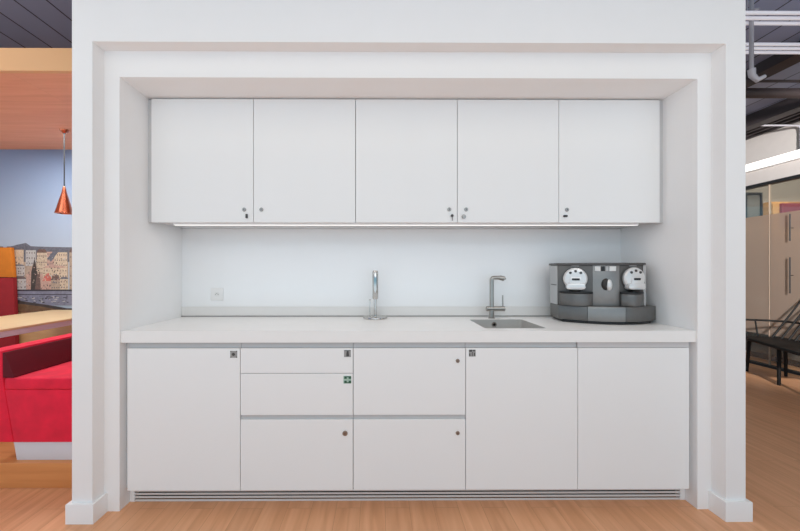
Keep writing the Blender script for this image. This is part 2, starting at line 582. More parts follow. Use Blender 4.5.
def sticker(parent, x, z, kind):
    y = -0.0012
    a = 0.0182
    if kind == 'green':
        o = MB().box((x - a * 1.25, y, z - a * 1.1), (x + a * 1.04, y + 0.0012, z + a * 1.1)).build('sticker', M['sticker_pale'], parent)
        o['label'] = 'green square sticker with a pale cross'
        g = MB()
        for sx in (-1, 1):
            for sz in (-1, 1):
                g.box((x + sx * a * 0.28, y - 0.0006, z + sz * a * 0.28), (x + sx * a, y + 0.0002, z + sz * a))
        g.box((x - a * 0.28, y - 0.0006, z + a * 0.75), (x + a * 0.28, y + 0.0002, z + a))
        g.box((x - a * 0.28, y - 0.0006, z - a), (x + a * 0.28, y + 0.0002, z - a * 0.75))
        g.build('print', M['sticker_green'], o)
        return
    o = MB().box((x - a, y, z - a), (x + a, y + 0.0012, z + a)).build('sticker', M['sticker_grey'], parent)
    g = MB()
    if kind == 'dot':
        g.lathe([(0, -0.0008), (a * 0.45, -0.0008), (a * 0.45, 0.0002), (0, 0.0002)], (x - 0.001, y, z), 20, 1)
        for sx in (-1, 1):
            for sz in (-1, 1):
                g.box((x + sx * a * 0.7, y - 0.0005, z + sz * a * 0.7), (x + sx * a, y + 0.0002, z + sz * a))
    elif kind == 'bin':
        g.prism([(x - a * 0.35, z - a * 0.8), (x + a * 0.5, z - a * 0.8), (x + a * 0.35, z + a * 0.75), (x - a * 0.2, z + a * 0.75)], 1, y - 0.0006, y + 0.0002)
        g.box((x - a, y - 0.0005, z + a * 0.8), (x + a, y + 0.0002, z + a))
    else:
        g.box((x - a * 0.9, y - 0.0006, z + a * 0.4), (x - a * 0.05, y + 0.0002, z + a))
        g.box((x + a * 0.2, y - 0.0006, z + a * 0.55), (x + a * 0.8, y + 0.0002, z + a * 0.95))
        g.box((x - a * 0.1, y - 0.0006, z - a), (x + a * 0.1, y + 0.0002, z + a * 0.3))
        g.box((x - a * 0.9, y - 0.0006, z - a * 0.9), (x - a * 0.6, y + 0.0002, z - a * 0.1))
        g.box((x + a * 0.5, y - 0.0006, z - a * 0.8), (x + a * 0.8, y + 0.0002, z + a * 0.1))
    g.build('print', M['sticker_dark'], o)


base = [
    ('white base cabinet with dark dotted sticker, against the left niche wall', [('door', DB, DT)]),
    ('white base cabinet with three stacked drawers and a green square sticker', [('drawer', 0.7185, DT), ('drawer', 0.4945, 0.7155), ('drawer', DB, 0.4705)]),
    ('white base cabinet with two deep drawers, under the paper towel stand', [('drawer', 0.4945, DT), ('drawer', DB, 0.4705)]),
    ('white base cabinet with one tall door under the sink, small sticker at its upper left', [('door', DB, DT)]),
    ('white base cabinet with one plain door under the coffee machine, against the right niche wall', [('door', DB, DT)]),
]
for i, (lab, fronts) in enumerate(base):
    x0 = -1.5 + 0.6 * i
    t = thing('base_cabinet', lab, 'cabinet', (x0, 0, 0), 'white base cabinets under the worktop')
    ztop = 0.8822 if i != 3 else 0.72
    b = MB().box((0.0006, 0.021, DB + 0.003), (0.5994, YB - 0.0005, ztop))
    if i == 3:
        b.box((0.0006, 0.021, 0.72), (0.5994, 0.05, 0.8822)).box((0.0006, 0.50, 0.72), (0.5994, YB - 0.0005, 0.8822))
    b.build('body', M['carcass'], t)
    fr = [MB().box((G, 0, z0), (0.6 - G, 0.019, z1), 0.0012, 1).build(k, M['door'], t) for k, z0, z1 in fronts]
    r = MB().box((0.001, 0.014 if i < 4 else 0.004, DT + 0.002), (0.599, 0.0208, 0.8822))
    r.build('top_rail', M['rail'] if i < 4 else M['carcass'], t)
    if i in (1, 2):
        MB().box((0.001, 0.010, 0.4715), (0.599, 0.0208, 0.4935)).build('grip_rail', M['rail'], t)
    if i == 0:
        sticker(fr[0], 0.5655, 0.819, 'dot')
    elif i == 1:
        sticker(fr[0], 0.5695, 0.822, 'bin')
        sticker(fr[1], 0.571, 0.683, 'green')
        lock(fr[2], 0.557, 0.398, 0, 0.0135, 'brass')
    elif i == 2:
        lock(fr[0], 0.557, 0.783, 0, 0.0105, 'brass')
        lock(fr[1], 0.557, 0.398, 0, 0.0105, 'brass')
    elif i == 3:
        sticker(fr[0], 0.035, 0.824, 'mix')
for sx, nm in ((-1, 'left'), (1, 'right')):
    tag(MB().box((sx * 1.5007, 0.03, 0.0955), (sx * (NX - 0.0005), 0.05, 0.8822)).build('filler_strip', M['carcass']),
        'narrow white filler strip between base cabinets and %s niche wall' % nm, 'filler strip')

# ventilated plinth
g = thing('plinth_grille', 'long slotted metal plinth grille under the white base cabinets', 'grille', (0, 0.062, 0))
for k in range(5):
    z = 0.0005 + k * 0.0178
    MB().box((-1.497, -0.004, z), (1.497, 0.001, z + 0.0108), 0.001, 1).build('slat', M['slat'], g)
MB().box((-1.497, 0.03, 0), (1.497, 0.034, 0.094)).build('backing', M['dark'], g)
for sx in (-1, 1):
    MB().box((sx * 1.4977, -0.006, 0), (sx * 1.5235, 0.034, 0.094), 0.001, 1).build('end_cap', M['trim'], g)

# ------------------------------------------------------------------ worktop, upstand, splashback
SX0, SX1, SY0, SY1 = 0.425, 0.773, 0.075, 0.435
ZC, ZB = 0.9437, 0.8827
t = thing('worktop', 'long white worktop across the niche with a square sink cut-out', 'worktop', (0, 0, ZB))
m = MB()
bm = m.bm
outer = [(-NX + 0.0004, -0.010), (NX - 0.0004, -0.010), (NX - 0.0004, YB - 0.0004), (-NX + 0.0004, YB - 0.0004)]
inner = rounded(SX0, SY0, SX1, SY1, 0.018, 5)
loops = {}
for nm, pts in (('o', outer), ('i', inner)):
    for h, z in (('b', 0.0), ('t', ZC - ZB)):
        loops[nm + h] = [bm.verts.new((p[0], p[1], z)) for p in pts]
for nm in 'oi':
    a, b = loops[nm + 'b'], loops[nm + 't']
    n = len(a)
    for k in range(n):
        bm.faces.new((a[k], a[(k + 1) % n], b[(k + 1) % n], b[k]))
bm.edges.ensure_lookup_table()
for h in 'bt':
    es = []
    for nm in 'oi':
        l = loops[nm + h]
        for k in range(len(l)):
            es.append(bm.edges.get((l[k], l[(k + 1) % len(l)])))
    bmesh.ops.triangle_fill(bm, use_beauty=True, use_dissolve=False, edges=es)
bmesh.ops.recalc_face_normals(bm, faces=bm.faces[:])
m.build('slab', M['worktop'], t)
MB().box((-NX + 0.001, YB - 0.016, ZC - ZB), (NX - 0.001, YB - 0.0068, ZC - ZB + 0.007)).build('seal_strip', M['seal'], t)

tag(MB().box((-NX + 0.001, YB - 0.0062, ZC + 0.0002), (NX - 0.001, YB - 0.0002, UB + 0.003)).build('splashback', M['splash']),
    'glossy white splashback panel behind the worktop', 'splashback')
tag(MB().box((-NX + 0.001, YB - 0.0145, ZC + 0.0075), (NX - 0.001, YB - 0.0066, ZC + 0.070), 0.001, 1).build('upstand', M['upstand']),
    'low white upstand strip along the back of the worktop', 'upstand')

# wall socket
sp = (-1.2802, YB - 0.0062, 1.0993)
so = thing('wall_socket', 'white power socket on the splashback near the left niche wall', 'socket', (sp[0], sp[1], sp[2]))
MB().box((-0.043, -0.007, -0.043), (0.043, -0.0002, 0.043), 0.003).build('cover_plate', M['socket'], so)
MB().prism([(0.021 * math.cos(a), 0.0165 * math.sin(a)) for a in [PI / 3 * k for k in range(6)]], 1, -0.0078, -0.0069).build('socket_face', M['upstand'], so)
hl = MB()
for x, z in ((-0.009, -0.001), (0.009, -0.001), (0.0, 0.005)):
    hl.lathe([(0, -0.0086), (0.003, -0.0086), (0.003, -0.0077), (0, -0.0077)], (x, 0, z), 12, 1)
hl.build('contact_holes', M['seal'], so)

# ------------------------------------------------------------------ sink
s = thing('kitchen_sink', 'square stainless steel sink set into the white worktop', 'sink', ((SX0 + SX1) / 2, (SY0 + SY1) / 2, ZB - 0.16))
hx, hy = (SX1 - SX0) / 2, (SY1 - SY0) / 2
m = MB()
bm = m.bm
rings = []
for (ox, z, r) in ((-0.0008, 0.2195, 0.018), (-0.0022, 0.2205, 0.018), (-0.0034, 0.2195, 0.018), (-0.005, 0.025, 0.03), (-0.012, 0.008, 0.035), (-0.03, 0.001, 0.03), (-0.12, 0.0, 0.02)):
    rings.append([bm.verts.new((p[0], p[1], z)) for p in rounded(-hx - ox, -hy - ox, hx + ox, hy + ox, r, 5)])
for a, b in zip(rings, rings[1:]):
    n = len(a)
    for k in range(n):
        bm.faces.new((a[k], a[(k + 1) % n], b[(k + 1) % n], b[k]))
bm.faces.new(rings[-1])
m.build('basin', M['sinksteel'], s)
MB().lathe([(0, 0.004), (0.012, 0.004), (0.02, 0.0025), (0.038, 0.003), (0.043, 0.0006), (0.0, 0.0006)], (0, 0, 0.0005), 32).build('drain', M['chrome'], s)
ov = MB().lathe([(0.009, -0.004), (0.015, -0.004), (0.017, 0.0), (0.009, 0.0)], (-0.008, hy - 0.0048, 0.188), 28, 1).build('overflow', M['chrome'], s)
MB().lathe([(0, -0.0015), (0.0088, -0.0015), (0.0088, 0.0), (0, 0.0)], (-0.008, hy - 0.0048, 0.188), 20, 1).build('overflow_hole', M['dark'], ov)

# ------------------------------------------------------------------ tap
fx = 0.592
f = thing('kitchen_tap', 'brushed steel angular sink tap behind the square sink', 'tap', (fx, 0.487, ZC))
MB().lathe([(0, 0), (0.023, 0), (0.023, 0.004), (0.0165, 0.006), (0.0155, 0.066), (0, 0.066)], (0, 0, 0), 28).build('base', M['steel'], f)
MB().tube([(-0.036, 0, 0.064), (-0.034, 0, 0.064), (0.086, 0, 0.064), (0.088, 0, 0.064)], [0.0145, 0.017, 0.017, 0.0145], 24).build('mixer_body', M['steel'], f)
MB().lathe([(0, 0.07), (0.0135, 0.07), (0.0135, 0.25), (0, 0.25)], (0, 0, 0), 24).build('riser', M['steel'], f)
MB().tube([(0, 0, 0.25), (0.0, 0, 0.260), (0.006, 0, 0.269), (0.016, 0, 0.2715), (0.05, 0, 0.2715)], 0.0135, 20).build('spout', M['steel'], f)
MB().tube([(0.05, 0, 0.271), (0.058, 0, 0.2705), (0.078, -0.006, 0.266), (0.084, -0.008, 0.256)], [0.0135, 0.0165, 0.0165, 0.013], 20).build('spray_head', M['steel'], f)
MB().tube([(0.074, 0, 0.078), (0.074, 0, 0.155)], [0.005, 0.0045], 12).build('lever', M['steel'], f)

# ------------------------------------------------------------------ paper towel stand
px = -0.1866
k = thing('paper_towel_stand', 'chrome paper towel stand with empty upright post on the worktop', 'towel stand', (px, 0.485, ZC + 0.0004))
MB().lathe([(0, 0), (0.078, 0), (0.081, 0.004), (0.079, 0.011), (0.07, 0.0155), (0.02, 0.018), (0, 0.018)], (0, 0, 0), 44).build('base', M['chrome'], k)
MB().tube([(0, 0, 0.017), (0, 0, 0.14)], 0.0085, 16).build('post', M['chrome'], k)
MB().lathe([(0, 0.13), (0.017, 0.13), (0.0195, 0.136), (0.0195, 0.31), (0.016, 0.318), (0, 0.32)], (0, 0, 0), 28).build('sleeve', M['chrome'], k)
MB().tube([(-0.034, -0.012, 0.015), (-0.036, -0.012, 0.06), (-0.036, -0.012, 0.122)], 0.0036, 10).ball((-0.036, -0.012, 0.124), 0.0055).build('tension_arm', M['chrome'], k)

# ------------------------------------------------------------------ coffee machine
cm = thing('coffee_machine', 'large grey two-head capsule coffee machine on the right of the worktop', 'coffee machine', (1.229, 0.264, ZC + 0.0006), None, math.radians(-8.5))


def arc(x0, x1, y_end, y_mid, n=14):
    return [(x0 + (x1 - x0) * k / n, y_end + (y_mid - y_end) * (1 - (2 * k / n - 1) ** 2)) for k in range(n + 1)]


def front_y(x):
    return 0.035 - 0.112 * (1 - ((x - 0.005) / 0.28) ** 2)


MB().prism([(x, front_y(x) + 0.012) for x in [-0.25 + 0.5 * q / 20 for q in range(21)]] + [(0.25, 0.2), (-0.25, 0.2)], 2, 0.0, 0.016, 0.002).build('foot_plate', M['black'], cm)
for nm, a, b, mt in (('drawer_left', -0.272, -0.136, 'cm_tray'), ('drawer_middle', -0.1335, 0.066, 'cm_mid'), ('drawer_right', 0.0685, 0.285, 'cm_tray')):
    pts = [(a + (b - a) * q / 12, front_y(a + (b - a) * q / 12)) for q in range(13)]
    o = MB().prism(pts + [(b, 0.19), (a, 0.19)], 2, 0.017, 0.104, 0.004).build('drip_drawer', M[mt], cm)
MB().box((-0.2715, 0.07, 0.1045), (0.222, 0.19, 0.352), 0.003).build('housing', M['cm_dark'], cm)
MB().box((-0.277, 0.045, 0.1045), (-0.2718, 0.188, 0.351), 0.002, 1).build('water_tank', M['cm_light'], cm)
MB().box((-0.279, 0.055, 0.225), (-0.2767, 0.15, 0.231)).build('tank_slot', M['cm_dark'], cm)
# front panels
MB().prism([(-0.272, 0.038), (-0.22, 0.018), (-0.092, -0.012), (-0.092, 0.0697), (-0.272, 0.0697)], 2, 0.106, 0.3515, 0.001).build('front_panel', M['cm_dark'], cm)
MB().prism(arc(-0.0905, 0.0605, -0.012, -0.024) + [(0.0605, 0.0697), (-0.0905, 0.0697)], 2, 0.106, 0.3515, 0.001).build('middle_panel', M['cm_mid'], cm)
MB().prism([(0.062, -0.012), (0.16, 0.010), (0.209, 0.026), (0.209, 0.0697), (0.062, 0.0697)], 2, 0.106, 0.3515, 0.001).build('front_panel', M['cm_dark'], cm)
MB().box((0.2095, 0.022, 0.106), (0.2255, 0.0697, 0.351), 0.003).build('side_column', M['cm_light'], cm)
MB().prism([(-0.281, 0.036), (-0.22, 0.008), (-0.09, -0.026), (-0.015, -0.034), (0.062, -0.026), (0.17, 0.003), (0.218, 0.018), (0.229, 0.03), (0.229, 0.19), (-0.281, 0.19)], 2, 0.352, 0.3665, 0.003).build('lid', M['cm_lid'], cm)


def group_head(cx, cy, cz, tilt):
    """round brewing head with keys, slot, outlet and its cup tray"""
    rot = tilt
    h = bpy.data.objects.new('brewing_head', None)
    me = MB()
    R = 0.066
    prof = [(0, -0.030), (0.045, -0.030), (0.058, -0.027), (0.066, -0.018), (0.066, 0.0), (0, 0.0)]
    me.lathe(prof, (0, 0, 0), 44, 1)
    # lower snout
    me.prism([(-0.05, -0.03), (0.05, -0.03), (0.053, -0.054), (0.046, -0.063), (0.02, -0.068), (-0.02, -0.068), (-0.046, -0.063), (-0.053, -0.054)], 1, -0.043, 0.0, 0.005)
    me.prism([(-0.028, 0.010), (0.028, 0.010), (0.036, -0.04), (-0.036, -0.04)], 1, -0.040, -0.02, 0.004)
    h = me.build('brewing_head', M['cm_silver'], cm, (cx, cy, cz), 35, rot)
    MB().lathe([(0, 0.001), (0.071, 0.001), (0.072, -0.003), (0.072, -0.006), (0, -0.006)], (0, 0, 0), 44, 1).build('bezel', M['cm_lid'], h)
    for a in (128, 90, 52):
        x, z = 0.046 * math.cos(math.radians(a)), 0.046 * math.sin(math.radians(a))
        MB().lathe([(0, -0.0325), (0.0075, -0.0325), (0.008, -0.028), (0, -0.028)], (x, 0, z), 16, 1).build('button', M['knob'], h)
    MB().box((-0.021, -0.0425, -0.010), (0.021, -0.0395, 0.003), 0.003, 1).build('slot', M['black'], h)
    MB().tube([(0, -0.024, -0.066), (0, -0.024, -0.078)], [0.034, 0.026], 20).build('outlet', M['key_hole'], h)
    MB().tube([(-0.008, -0.024, -0.079), (-0.008, -0.024, -0.092)], 0.006, 12).build('nozzle', M['cm_mid'], h)
    return h


def cup_tray(x0, x1, y0, y1, zt):
    d = MB()
    n = 12
    pts = []
    for q in range(n + 1):
        u = q / n
        pts.append((x0 + (x1 - x0) * u, y0 + (y1 - y0) * u - 0.045 * (1 - (2 * u - 1) ** 2) - 0.012))
    back = [(x1, max(y1, 0.0) + 0.02), (x0, max(y0, 0.0) + 0.02)]
    o = d.prism(pts + back, 2, 0.106, zt - 0.012, 0.003).build('cup_tray', M['cm_tray'], cm)
    MB().prism(pts + back, 2, zt - 0.0115, zt, 0.001).build('drip_grid', M['black'], o)


group_head(-0.184, 0.008, 0.269, math.atan2(-0.030, 0.128))
group_head(0.139, 0.005, 0.272, math.atan2(0.022, 0.1))
cup_tray(-0.268, -0.095, 0.028, -0.016, 0.190)
cup_tray(0.064, 0.207, -0.016, 0.022, 0.190)
# display and capsule door
for a, b, mt in ((-0.080, -0.050, 'cm_white'), (-0.047, -0.027, 'black'), (-0.022, -0.008, 'cm_light'), (-0.001, 0.036, 'cm_white')):
    mx = (a + b) / 2
    y = -0.012 - 0.012 * (1 - ((mx + 0.015) / 0.0755) ** 2)
    MB().box((a, y - 0.0035, 0.316), (b, y + 0.006, 0.345), 0.001, 1).build('display_key', M[mt], cm)
o = MB().ball((-0.020, -0.0225, 0.236), 0.036, (0.72, 0.42, 1.0)).build('capsule_door', M['key_hole'], cm)
MB().ball((-0.005, -0.027, 0.232), 0.036, (0.5, 0.46, 0.98)).build('chrome_handle', M['cm_silver'], o)
for x, y in ((-0.184, 0.004), (0.139, -0.001)):
    MB().box((x - 0.02, y - 0.004, 0.3455), (x + 0.02, y + 0.012, 0.349)).build('name_strip', M['cm_light'], cm)

# ------------------------------------------------------------------ left: seating booth
PY = 0.182
PH = 0.146
MY = 1.70
struct('wall_booth', MB().box((-7.5, MY, 0), (PX0 + 0.1, MY + 0.1, CEIL)), M['panelwood'], None, 'wood panelled wall behind the red seating booth', 'wall')
tag(MB().box((-7.0, PY, 0), (PX0 - 0.02, MY - 0.001, PH), 0.003, 1).build('platform', M['platform']),
    'low oak platform carrying the red seating booth', 'platform')
cn = thing('canopy', 'wooden canopy box over the booth with pale fascia board', 'canopy', (-4.3, 0.262, 2.467))
MB().box((-2.7, 0.0, 0.0), (2.574, 0.03, 0.138), 0.001, 1).build('fascia', M['fascia'], cn)
MB().box((-2.7, 0.031, 0.0), (2.574, 1.436, 0.13)).build('soffit', M['soffit'], cn)


def bench():
    b = thing('bench', 'red velvet bench with low backrest on a white plinth, beside the left pillar', 'bench', (-2.036, 0.205, PH))
    L = 1.25
    MB().prism([(-0.262, 0.0), (0.30, 0.0), (0.30, 0.108), (-0.282, 0.108)], 1, 0.012, L - 0.02, 0.002).build('plinth', M['plinth'], b)
    MB().prism([(-0.268, 0.109), (0.30, 0.109), (0.30, 0.418), (-0.322, 0.418)], 1, 0.0, L, 0.006).build('seat_base', M['red'], b)
    MB().box((-0.322, -0.004, 0.419), (0.30, L, 0.487), 0.012, 3).build('seat_cushion', M['red'], b)
    MB().prism([(-0.37, 0.109), (-0.272, 0.109), (-0.334, 0.487), (-0.336, 0.645), (-0.446, 0.645)], 1, 0.0, L, 0.008).build('backrest', M['red'], b)
    MB().prism([(-0.2705, 0.489), (-0.3325, 0.489), (-0.3345, 0.635), (-0.32, 0.635), (-0.268, 0.5)], 1, 0.0015, L - 0.006, 0.001).build('backrest_shade_pad', M['maroon'], b)['label'] = 'shaded inner face of the red backrest, coloured dark maroon'
    return b


bench()
t = thing('dining_table', 'pale birch booth table with white edge behind the red bench', 'table', (-3.0, 0.9, PH))
MB().box((-0.37, -0.62, 0.712), (0.345, 0.74, 0.728), 0.002, 1).build('tabletop', M['tabletop'], t)
MB().box((-0.365, -0.615, 0.672), (0.340, 0.735, 0.7115), 0.002, 1).build('apron', M['tableedge'], t)
MB().tube([(-0.25, 0.05, 0.012), (-0.25, 0.05, 0.672)], 0.035, 18).build('column', M['tableedge'], t)
MB().box((-0.45, -0.3, 0.0), (-0.05, 0.4, 0.012), 0.003, 1).build('foot', M['tableedge'], t)
b = thing('booth_divider', 'upholstered booth back with orange band above dark red, at the wall picture', 'booth divider', (-4.0, 1.635, PH))
MB().prism([(-0.5, 0.0), (0.285, 0.0), (0.247, 1.045), (-0.5, 1.045)], 1, 0.0, 0.045, 0.01).build('lower_pad', M['redback'], b)
MB().prism([(-0.5, 1.048), (0.245, 1.048), (0.219, 1.342), (-0.5, 1.342)], 1, 0.0, 0.045, 0.01).build('upper_pad', M['orange'], b)

p = thing('pendant_lamp', 'copper cone pendant lamp hanging on a black cord over the booth', 'lamp', (-2.856, 1.18, 2.467))
MB().lathe([(0, -0.03), (0.012, -0.03), (0.030, -0.012), (0.033, 0.0), (0, 0.0)], (0, 0, 0), 32).build('ceiling_rose', M['copper'], p)
MB().tube([(0, 0, -0.029), (0, 0, -0.49)], 0.0048, 10).build('cord', M['cord'], p)
sh = MB().lathe([(0, -0.485), (0.007, -0.486), (0.010, -0.495), (0.016, -0.53), (0.060, -0.70), (0.066, -0.717), (0.062, -0.717), (0.055, -0.70), (0.012, -0.535), (0, -0.53)], (0, 0, 0), 40)
sh.build('lamp_shade', M['copper'], p)
MB().ball((0, 0, -0.665), 0.026).build('bulb', emis('lamp_bulb', (255, 225, 190), 1.2), p)


# printed wall picture of a riverside town
def mural():
    mats = []

    def cm_(name, rgb, vary=0.06, sc=30):
        mats.append(mat(name, rgb, 0.55, vary=vary, scale=sc, spec=0.3))
        return len(mats) - 1
    # sky print: its own gradient from the photograph printed on the wall
    sky = bpy.data.materials.new('printed_sky')
    sky.use_nodes = True
    nt = sky.node_tree
    bs = nt.nodes['Principled BSDF']
    bs.inputs['Roughness'].default_value = 0.55
    tc = nt.nodes.new('ShaderNodeTexCoord')
    sep = nt.nodes.new('ShaderNodeSeparateXYZ')
    mr = nt.nodes.new('ShaderNodeMapRange')
    mr.inputs['From Min'].default_value = 1.4
    mr.inputs['From Max'].default_value = 2.45
    rp = nt.nodes.new('ShaderNodeValToRGB')
    rp.color_ramp.elements[0].color = lin((174, 182, 194)) + (1,)
    rp.color_ramp.elements[1].color = lin((130, 152, 188)) + (1,)
    nt.links.new(tc.outputs['Object'], sep.inputs[0])
    nt.links.new(sep.outputs['Z'], mr.inputs['Value'])
    nt.links.new(mr.outputs['Result'], rp.inputs['Fac'])
    nt.links.new(rp.outputs['Color'], bs.inputs['Base Color'])
    mats.append(sky)
    cream = cm_('printed_cream_wall', (198, 176, 152), 0.16, 90)
    sand = cm_('printed_sand_wall', (172, 150, 132), 0.2, 90)
    rose = cm_('printed_rose_wall', (186, 150, 136), 0.2, 90)
    white = cm_('printed_pale_wall', (184, 178, 174), 0.15, 90)
    slate = cm_('printed_slate_roof', (104, 102, 110), 0.25, 60)
    brown = cm_('printed_brown_roof', (112, 88, 80), 0.25, 60)
    dark = cm_('printed_window', (112, 100, 98), 0.15)
    wallg = cm_('printed_quay', (128, 126, 142), 0.2)
    line = cm_('printed_quay_line', (60, 54, 62), 0.1)
    water = cm_('printed_water', (112, 84, 60), 0.2)
    deep = cm_('printed_arch', (72, 62, 58), 0.2)
    redg = cm_('printed_red_gable', (196, 104, 92), 0.15)
    m = MB()
    bm = m.bm
    S, Y = 99.5, MY - 0.012
    lay = [0]

    def W(x, y):
        return (x - 380.5) / S - 0.165, CZ - (y - 269.8) / S

    def poly(pts, mi):
        lay[0] += 1
        f = bm.faces.new([bm.verts.new((W(x, y)[0], Y - lay[0] * 0.000004, W(x, y)[1])) for x, y in pts])
        f.material_index = mi
        f.normal_update()
        if f.normal.y > 0:
            f.normal_flip()

    def rect(x0, y0, x1, y1, mi):
        poly([(x0, y0), (x1, y0), (x1, y1), (x0, y1)], mi)

    def house(x0, y0, x1, y1, wallm, roofm, rh, nx, ny):
        rect(x0, y0, x1, y1, wallm)
        poly([(x0 - .4, y0), (x0 + (x1 - x0) * .18, y0 - rh), (x1 - (x1 - x0) * .18, y0 - rh), (x1 + .4, y0)], roofm)
        for a in range(nx):
            for b in range(ny):
                cx = x0 + (x1 - x0) * (a + .5) / nx
                cy = y0 + (y1 - y0) * (b + .5) / ny
                rect(cx - .45, cy - .75, cx + .45, cy + .75, dark)
    # board the print sits on
    x0, z0 = W(-250, 312)
    x1, z1 = W(216, 149.2)
    bm2 = MB()
    m.box((x0, Y, z0), (x1, MY - 0.0005, z1), 0, 1, 0)
    rnd = random.Random(4)
    rect(-250, 149.3, 216, 262, 0)
    # far ridge of roofs
    poly([(12, 262), (12, 248), (22, 245), (31, 243.2), (36, 246.5), (50, 247), (72, 247.5), (216, 246), (216, 262)], slate)
    for k in range(30):
        a = -250 + k * 9
        house(a, 252 + rnd.uniform(-3, 3), a + 8, 290, rnd.choice([cream, sand, rose, white]), rnd.choice([slate, brown]), 4, 3, 4)
    for k in range(16):
        a = 74 + k * 9
        house(a, 252 + rnd.uniform(-3, 3), a + 8, 290, rnd.choice([cream, sand, rose, white]), rnd.choice([slate, brown]), 4, 3, 4)
    rect(11, 262, 73, 290, sand)
    house(13.5, 250, 29, 266, cream, slate, 3.5, 5, 1)
    house(31, 250.5, 41, 266, white, slate, 3, 4, 3)
    house(42, 253, 52, 272, cream, brown, 3.5, 5, 3)
    house(52, 252, 60, 266, rose, slate, 3.5, 4, 3)
    house(59, 252.5, 72, 268, cream, slate, 3.5, 6, 3)
    poly([(52, 259), (60, 249), (64, 251), (56, 262)], slate)
    house(15, 266, 30, 276, white, slate, 1.5, 6, 2)
    house(48, 268, 72, 279, cream, rose, 2.5, 9, 2)
    house(15, 279, 32, 290, white, dark, 3, 5, 2)
    rect(31.5, 274, 48, 290, rose)
    poly([(33, 278), (36.5, 266), (38, 278)], rose)
    poly([(36, 290), (36.5, 272), (39.8, 258.5), (42.5, 272), (43.5, 280), (46, 290)], deep)
    poly([(40, 290), (42, 276), (45, 271), (46, 290)], brown)
    house(48, 281, 57, 290, rose, redg, 5, 3, 1)
    poly([(49, 281), (51, 274), (54, 273), (54.5, 281)], redg)
    house(56, 280, 65, 290, sand, brown, 5, 4, 2)
    house(65, 279, 73, 290, cream, slate, 2, 3, 2)
    for k in range(170):
        a, b = rnd.uniform(14, 71), rnd.uniform(256, 288)
        rect(a, b, a + rnd.uniform(.4, 1.3), b + rnd.uniform(.5, 1.5), rnd.choice([dark, deep, cream, white, brown, sand, rose, slate, sand]))
    rect(-250, 289.6, 216, 305, wallg)
    rect(-250, 289.4, 216, 291, line)
    rect(-250, 294, 216, 294.8, line)
    for k in range(90):
        a = rnd.uniform(14, 72)
        b = rnd.uniform(295.5, 302)
        rect(a, b, a + rnd.uniform(1, 3), b + .7, rnd.choice([white, slate, wallg, line]))
    poly([(-250, 311.9), (-250, 300), (12, 300), (18, 299.5), (30, 301.2), (45, 303.5), (60, 305.8), (72, 308), (216, 310), (216, 311.9)], deep)
    poly([(-250, 311.9), (-250, 303), (18, 303), (30, 304), (45, 306), (60, 308.5), (72, 310), (216, 311), (216, 311.9)], water)
    o = m.build('wall_picture', mats)
    tag(o, 'large printed wall picture of a riverside old town under blue sky', 'wall picture')


mural()

# ------------------------------------------------------------------ right: services under the ceiling
for (y0, z, lab) in ((0.425, 2.95, 'nearer triple-tube ceiling lamp beside the right pillar'), (0.752, 2.95, 'farther triple-tube ceiling lamp crossing above the dark beam')):
    t = thing('ceiling_lamp', lab, 'ceiling lamp', (3.2, y0 + 0.05, CEIL), 'triple-tube ceiling lamps')
    for q in range(3):
        MB().tube([(-1.2, -0.05 + 0.05 * q, z - CEIL), (1.6, -0.05 + 0.05 * q, z - CEIL)], 0.0115, 12).build('tube', M['lit_tube'], t)
    for xx in (-0.9, 1.4):
        MB().box((xx - 0.012, -0.065, z - CEIL + 0.012), (xx + 0.012, 0.065, z - CEIL + 0.022)).build('bracket', M['pipe'], t)
        MB().tube([(xx, 0, z - CEIL + 0.02), (xx, 0, 0)], 0.004, 8).build('hanger', M['pipe'], t)
t = thing('sprinkler_pipe', 'thin grey drop pipe with an elbow hanging beside the right pillar', 'pipe', (2.354, 0.50, CEIL))
MB().tube([(0, 0, 0), (0, 0, -0.485)], 0.0125, 14).build('riser', M['pipe'], t)
MB().tube([(0, 0, -0.478), (0.005, 0, -0.52), (0.03, -0.01, -0.555), (0.07, -0.02, -0.535)], [0.022, 0.02, 0.018, 0.012], 14).build('elbow', M['tube'], t)
tag(MB().box((3.20, -1.5, 3.005), (3.36, 7.9, CEIL - 0.0005), 0.003, 1).build('beam', M['beam']), 'dark ceiling beam running away beside the triple-tube lamps', 'beam')
tag(MB().box((4.20, -1.5, 2.96), (4.34, 7.9, CEIL - 0.0005), 0.003, 1).build('beam', M['beam']), 'dark ceiling beam nearest the office bulkhead', 'beam')
tag(MB().tube([(1.75, 1.40, 2.905), (4.88, 1.40, 2.905)], 0.044, 20).build('duct', M['duct']), 'brown horizontal duct running across under the dark beams', 'duct')
tag(MB().tube([(1.75, 1.30, 2.965), (4.88, 1.30, 2.965)], 0.012, 12).build('conduit', M['beam']), 'thin dark conduit running just above the brown duct', 'conduit')
tag(MB().tube([(3.2, 2.35, 2.99), (4.80, 2.35, 2.99), (4.85, 2.35, 2.985), (4.872, 2.35, 2.96), (4.875, 2.35, 2.92), (4.875, 2.35, 2.66)], 0.011, 12).build('conduit', M['pipe']),
    'white conduit bending down onto the office bulkhead', 'conduit')

t = thing('ribbed_deck', 'dark brown ribbed ceiling deck between the last beam and the office bulkhead', 'ceiling deck', (4.62, 2.0, CEIL))
MB().box((-0.26, -3.5, -0.02), (0.275, 5.5, -0.0005)).build('sheet', M['duct'], t)
for q in range(5):
    MB().box((-0.245 + q * 0.115, -3.5, -0.055), (-0.2 + q * 0.115, 5.5, -0.0205), 0.003, 1).build('rib', M['beam'], t)

